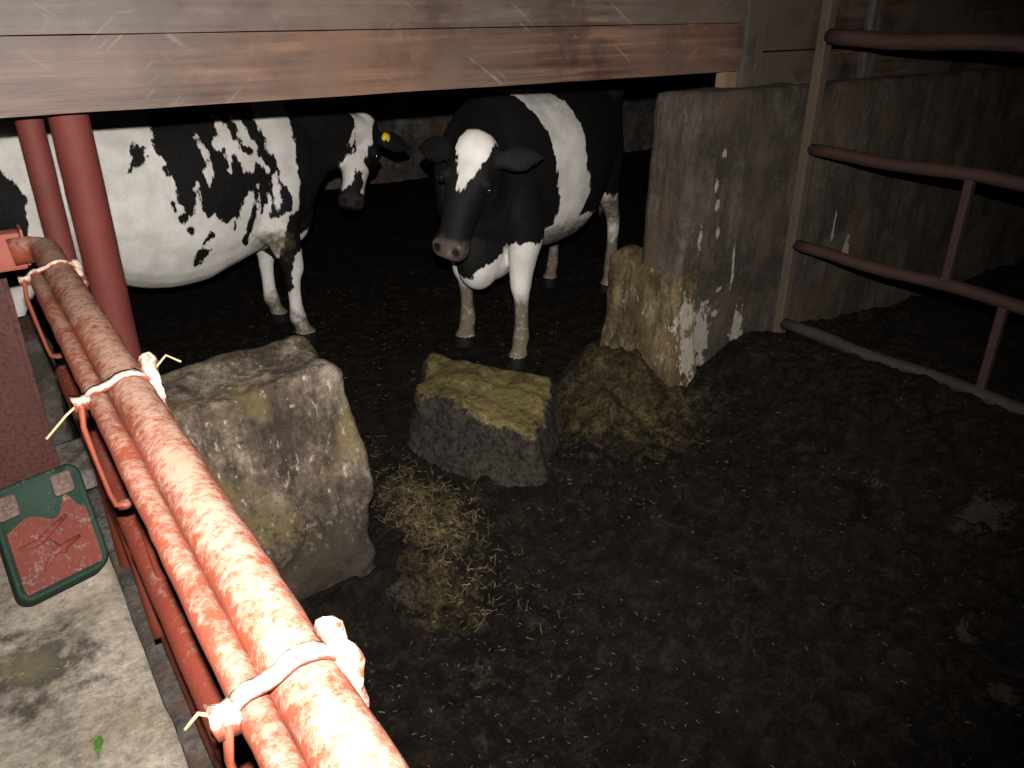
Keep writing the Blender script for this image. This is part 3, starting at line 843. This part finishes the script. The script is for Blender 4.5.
    o.modifiers.clear(); o.data = me2; bpy.data.meshes.remove(me); me2.name = name
    # nostrils, mouth and eye sockets pressed in, then tint fields
    nv = len(me2.vertices)
    co = np.empty(nv * 3); me2.vertices.foreach_get('co', co); co = co.reshape(-1, 3)
    P, D, Nn, Sv = (np.array(q) for q in (poll, d, n, s))
    rel = (co - P) / HL
    ht, hs, hn = rel @ D, rel @ Sv, rel @ Nn
    head = (ht > -.06) & (ht < .64) & (np.abs(hs) < .17) & (hn > -.34) & (hn < .09)
    nost = np.zeros(nv)
    for sg in (-1, 1):
        q = ((ht - .538) / .022) ** 2 + ((hs - sg * .050) / .020) ** 2 + ((hn + .018) / .035) ** 2
        g_ = np.exp(-q) * head; nost = np.maximum(nost, g_)
        co -= (g_ * .016 * HL)[:, None] * (D * .5 + Nn * .8)
    q = np.exp(-((hn + .098 + .10 * np.maximum(0, .52 - ht)) / .010) ** 2) * head * sstep(.36, .42, ht)
    co += (q * .006)[:, None] * (-D * .3)
    # muscle and skin unevenness
    me2.vertices.foreach_set('co', co.ravel()); me2.update()
    displace(me2, .006, 4.0, 77, 3, None)
    ht_, hs_ = ht + .010 * fbm(co, 22, 3, 55), hs + .010 * fbm(co, 22, 3, 56)
    tint = coat(co, ht_, hs_, hn, head)
    muz = head * sstep(.455, .50, ht + .02 * vnoise(co * 40, 3)) 
    tint[:, 1] = muz * skin; tint[:, 0] *= 1 - muz
    dark = np.maximum(nost > .35, (q > .5))
    tint[dark, 1] = 0; tint[dark, 0] = 0; tint[dark, 2] = 0
    hoof = co[:, 2] < .055
    tint[hoof, 0] = 0; tint[hoof, 2] = .25
    for e0, ed, wn, tn in ears:
        er = co - np.array(e0)
        t_ = er @ np.array(ed)
        ins = (t_ > .02) & (t_ < .26) & (np.abs(er @ np.array(wn)) < .09) & (np.abs(hs) > .10) & (hn > -.2) & head
    a = me2.color_attributes.new('tint', 'FLOAT_COLOR', 'POINT')
    a.data.foreach_set('color', np.concatenate([np.clip(tint, 0, 1), np.ones((nv, 1))], 1).ravel().astype(np.float32))
    me2.materials.clear(); me2.materials.append(M['hide'])
    for p in me2.polygons: p.use_smooth = True
    o.location = root; o.rotation_euler = (0, 0, heading); o.scale = (scale,) * 3
    tag(o, label, 'cow')
    def child(nm, mbx, mat, lab=None):
        me_ = mbx.mesh(nm)
        bm = bmesh.new(); bm.from_mesh(me_); bmesh.ops.recalc_face_normals(bm, faces=bm.faces); bm.to_mesh(me_); bm.free()
        c = bpy.data.objects.new(nm, me_); COL.objects.link(c); me_.materials.append(mat)
        for p in me_.polygons: p.use_smooth = True
        c.parent = o
        if lab: c['label'] = lab
        return c
    for sg in (-1, 1):
        e = MB(); ball(e, poll + (d * .212 - n * .052 + s * sg * .121) * HL, .025 * HL, 16)
        child('eye', e, M['eye'])
    return o, poll, d, n, s, HL, ears, child

def poly_sd(pts, uw):
    """signed distance to a polygon, positive inside"""
    P = np.array(pts, float); Q = np.roll(P, -1, 0)
    inside = np.zeros(len(uw), bool); dist = np.full(len(uw), 9.0)
    for a, b in zip(P, Q):
        e = b - a; w_ = uw - a
        t = np.clip((w_ @ e) / (e @ e + 1e-12), 0, 1)
        dist = np.minimum(dist, np.linalg.norm(w_ - t[:, None] * e, axis=1))
        c1 = (a[1] > uw[:, 1]) != (b[1] > uw[:, 1])
        xi = (b[0] - a[0]) * (uw[:, 1] - a[1]) / ((b[1] - a[1]) if abs(b[1] - a[1]) > 1e-9 else 1e-9) + a[0]
        inside ^= c1 & (uw[:, 0] < xi)
    return np.where(inside, dist, -dist)

def soft(sd, w=.045): return np.clip(.5 + sd / w * .5, 0, 1)

# ---- cow looking at the camera: black with a white girth band, blaze and white legs
def coat_a(co, ht, hs, hn, head):
    x, y, z = co.T
    nz = .03 * fbm(co, 6, 3, 90)
    f = np.full(len(co), -.5)
    hgt_ = np.clip((z - .55) / .85, 0, 1)
    xa = .24 - .07 * hgt_ + nz           # rear limit of the band
    xb = .33 + .10 * hgt_ ** 2 + nz * .7
    xa = -.02 + .06 * hgt_ + nz
    xb = .22 + .20 * hgt_ ** 1.6 + nz * .7
    body = ~head
    band = np.minimum(x - xa, xb - x)
    f = np.maximum(f, np.where(body, band, -.5))
    belly = np.minimum(.68 + nz - z, np.minimum(x + .30, .55 - x))
    f = np.maximum(f, np.where(body, belly, -.5))
    # brisket and fore legs
    brisk = .505 + nz - z + 1.0 * np.clip(y - .02, 0, .18) + .45 * np.clip(-y - .03, 0, .2)
    brisk = np.where((x > .30) & body, brisk, -.5)
    f = np.maximum(f, brisk)
    hind = np.where((x < -.5) & (x > -1.035) & body, .70 + nz - z + .10 * sstep(-.8, -1.0, x), -.5)
    f = np.maximum(f, hind)
    blaze = poly_sd([(-.05, -.07), (.02, -.088), (.07, -.082), (.13, -.055), (.20, -.024), (.255, -.004), (.24, .008), (.17, .03), (.10, .062), (.05, .085), (.0, .07), (-.05, .05)], np.stack([ht, hs], 1))
    blaze = np.where(head & (hn > -.11), blaze, -.5)
    f = np.maximum(f, blaze)
    dirt = .75 * sstep(.50, .30, z) * np.where(z > .0, 1, 0) + .35 * np.where((x < .45) & (np.abs(y) < .34), sstep(.80, .60, z) * sstep(.4, .5, z) * 1.9, 0)
    dirt = np.where((x > .3) & (z < .72) & (z > .5), np.maximum(dirt, .12), dirt)
    return np.stack([soft(f), np.zeros_like(f), dirt], 1)

# ---- cow in profile: white with black patches over the ribs, black neck and shoulder
PATCH = [(-.093, 1.45), (-.098, 1.23), (-.106, 1.137), (-.069, 1.085), (-.053, .994), (-.052, .91), (-.031, .891), (-.015, .837), (.011, .842), (.031, .891), (.032, .967), (.05, .99), (.052, .888), (.082, .806), (.111, .828), (.162, .762), (.209, .778), (.212, .715), (.26, .816), (.297, .882), (.337, .908), (.314, .79), (.247, .645), (.277, .621), (.333, .751), (.363, .926), (.36, .747), (.417, .884), (.441, .854), (.408, .749), (.517, .776), (.534, .851), (.502, .927), (.489, 1.0), (.454, 1.091), (.44, 1.16), (.417, 1.213), (.415, 1.45)]
CUTS = [[(.085, 1.199), (.114, 1.181), (.119, 1.131), (.142, 1.071), (.125, .989), (.102, .95), (.08, 1.028), (.115, 1.058), (.099, 1.117)],
        [(.201, 1.278), (.261, 1.225), (.273, 1.158), (.311, 1.096), (.352, 1.075), (.383, 1.101), (.441, .991), (.415, .977), (.392, 1.037), (.345, 1.002), (.294, .984), (.28, 1.048), (.254, 1.102), (.226, 1.003), (.217, 1.114), (.174, 1.11), (.154, 1.144), (.206, 1.173)],
        [(.29, 1.272), (.34, 1.235), (.368, 1.158), (.407, 1.104), (.381, 1.089), (.323, 1.12), (.304, 1.172)],
        [(.477, .984), (.476, .831), (.441, .781), (.433, .864), (.454, .951)]]
SPOTS = [[(-.207, 1.17), (-.145, 1.18), (-.149, 1.125), (-.203, 1.076), (-.243, 1.064)], [(-.093, 1.083), (-.067, 1.077), (-.076, 1.029), (-.1, 1.019)],
         [(-.085, .925), (-.062, .921), (-.07, .866), (-.092, .865)], [(-.07, .85), (-.037, .857), (-.02, .825), (-.04, .798), (-.07, .808)],
         [(-.031, .774), (-.008, .79), (.002, .766), (-.025, .734)], [(.022, .677), (.049, .714), (.088, .738), (.101, .714), (.069, .68)], [(-.011, .634), (.022, .659), (.072, .643), (.018, .58), (-.008, .58)],
         [(.611, 1.5), (.616, 1.075), (.603, .897), (.556, .77), (.509, .743), (.472, .655), (.442, .526), (.414, .433), (.438, .309), (.468, .262), (.492, .338), (.497, .457), (.526, .53), (.586, .559), (.68, .60), (.756, .55), (1.9, .30), (1.9, 1.6)],
         [(-1.2, 1.16), (-.78, 1.20), (-.66, 1.0), (-.70, .80), (-.86, .74), (-1.2, .8)]]
def coat_b(co, ht, hs, hn, head):
    x, y, z = co.T
    uw = np.stack([x, z], 1) + .006 * np.stack([fbm(co, 14, 2, 3), fbm(co, 14, 2, 4)], 1)
    b = poly_sd(PATCH, uw)
    for c in CUTS: b = np.minimum(b, -poly_sd(c, uw))
    for c in SPOTS: b = np.maximum(b, poly_sd(c, uw))
    far = np.where((z < .62) & (y > .05), .03 * np.sin(9 * z + 3 * x) - .02, None is None and -1.0)
    b = np.where((z < .55) & (y > .05) & (x > 0), np.where(z > .38, np.minimum(.04, x - .50 + (z - .45)), -.1), b)
    f = -b
    # white face that splits round a dark nose
    uv = np.stack([ht, hs], 1)
    face = poly_sd([(-.06, -.07), (-.06, .08), (.03, .10), (.08, .07), (.15, .05), (.24, .06), (.33, .09), (.44, .10), (.47, .06), (.40, .015), (.33, .0), (.36, -.03), (.45, -.06), (.50, -.10), (.42, -.12), (.28, -.075), (.15, -.06), (.06, -.07)], uv + .02 * np.stack([fbm(co, 12, 2, 5), fbm(co, 12, 2, 6)], 1))
    face = np.minimum(face, -poly_sd([(.10, .028), (.24, .035), (.24, .022), (.12, .018)], uv))
    f = np.where(head, np.where((hn > -.16) & (np.abs(hs) < .13), face, -.3), f)
    dirt = .5 * sstep(.30, .08, z) + .38 * 1.5 * np.exp(-((x - .42) / .12) ** 2 - ((z - .62) / .08) ** 2) + .22 * sstep(.85, .5, z) * (np.abs(x) < .6)
    return np.stack([soft(f), np.zeros_like(f), dirt], 1)

def to_local(w, root, a):
    v = Vector(w) - Vector(root); c, s_ = math.cos(a), math.sin(a)
    return Vector((v.x * c + v.y * s_, -v.x * s_ + v.y * c, v.z))
def dir_local(w, a):
    c, s_ = math.cos(a), math.sin(a)
    return Vector((w[0] * c + w[1] * s_, -w[0] * s_ + w[1] * c, w[2]))

ra, ha = (2.657, 3.618, 0), math.atan2(-.477, -.879)
cowA = make_cow('cow', 'black cow with a white blaze and girth band facing the camera', ra, ha,
                to_local((1.885, 2.978, 1.24), ra, ha), to_local((1.695, 2.962, .735), ra, ha), dir_local((-.70, -.63, .32), ha),
                (0, -.13, 0, .05), coat_a, 1.0, (.10, -.42), neck_mid=(.76, .09, 1.07), udder=False, skin=.9, belly=.05, brisket=.10)
rb, hb_ = (.90, 4.34, 0), R(2)
cowB = make_cow('cow', 'white cow with black patches on its side standing in profile behind the red posts', rb, hb_,
                to_local((2.04, 4.42, 1.17), rb, hb_), to_local((1.84, 4.25, .70), rb, hb_), dir_local((-.35, -.85, .30), hb_),
                (0, 0, 0, .06), coat_b, 1.0, (.02, .02), neck_mid=(.86, .05, 1.06), belly=.135, skin=.12)
o, poll, d, n, s, HL, ears, child = cowB
for e0, ed, wn, tn in ears:
    wdir = Matrix.Rotation(hb_, 3, 'Z') @ ed
    if wdir.x * .82 - wdir.y * .57 > 0:      # the ear on the side away from the body
        c = e0 + ed * .062 + n * .028
        t_ = MB(); t_.rings([[c + (ed * a + wn * b) * .026 + n * k for a, b in ((-.9, -.2), (-.6, -1), (.6, -1), (1, 0), (.7, .9), (.1, .5), (-.3, 1), (-.9, .6))] for k in (0, .004)])
        child('ear_tag', t_, M['tag'], 'yellow ear tag')

# ------------------------------------------------------------------ camera and flash
F = 790.0; P = R(25.6); YAW = R(35); H = 1.75
cam = bpy.data.cameras.new('camera'); co_ = bpy.data.objects.new('camera', cam); COL.objects.link(co_)
cam.sensor_fit = 'HORIZONTAL'; cam.sensor_width = 36; cam.lens = F / 1024 * 36; cam.clip_start = .02
co_.location = (0, 0, H); co_.rotation_euler = (math.pi / 2 - P, 0, -YAW)
S.camera = co_
fl = bpy.data.lights.new('flash', 'SPOT'); fo = bpy.data.objects.new('flash', fl); COL.objects.link(fo)
fo.location = (0.0, 0.0, H + .13); fo.rotation_euler = (math.pi / 2 - P + R(4), 0, -YAW + R(7))
fl.energy = 840; fl.spot_size = R(102); fl.spot_blend = .9; fl.shadow_soft_size = .012; fl.color = (1, .965, .92)
wd = bpy.data.worlds.new('world'); S.world = wd; wd.use_nodes = True
wd.node_tree.nodes['Background'].inputs[0].default_value = (.5, .55, .6, 1); wd.node_tree.nodes['Background'].inputs[1].default_value = .004
S.view_settings.view_transform = 'Standard'; S.view_settings.look = 'None'; S.view_settings.gamma = 1
S.view_settings.use_curve_mapping = False
S.view_settings.exposure = 0.0
S.cycles.max_bounces = 4; S.cycles.use_denoising = True
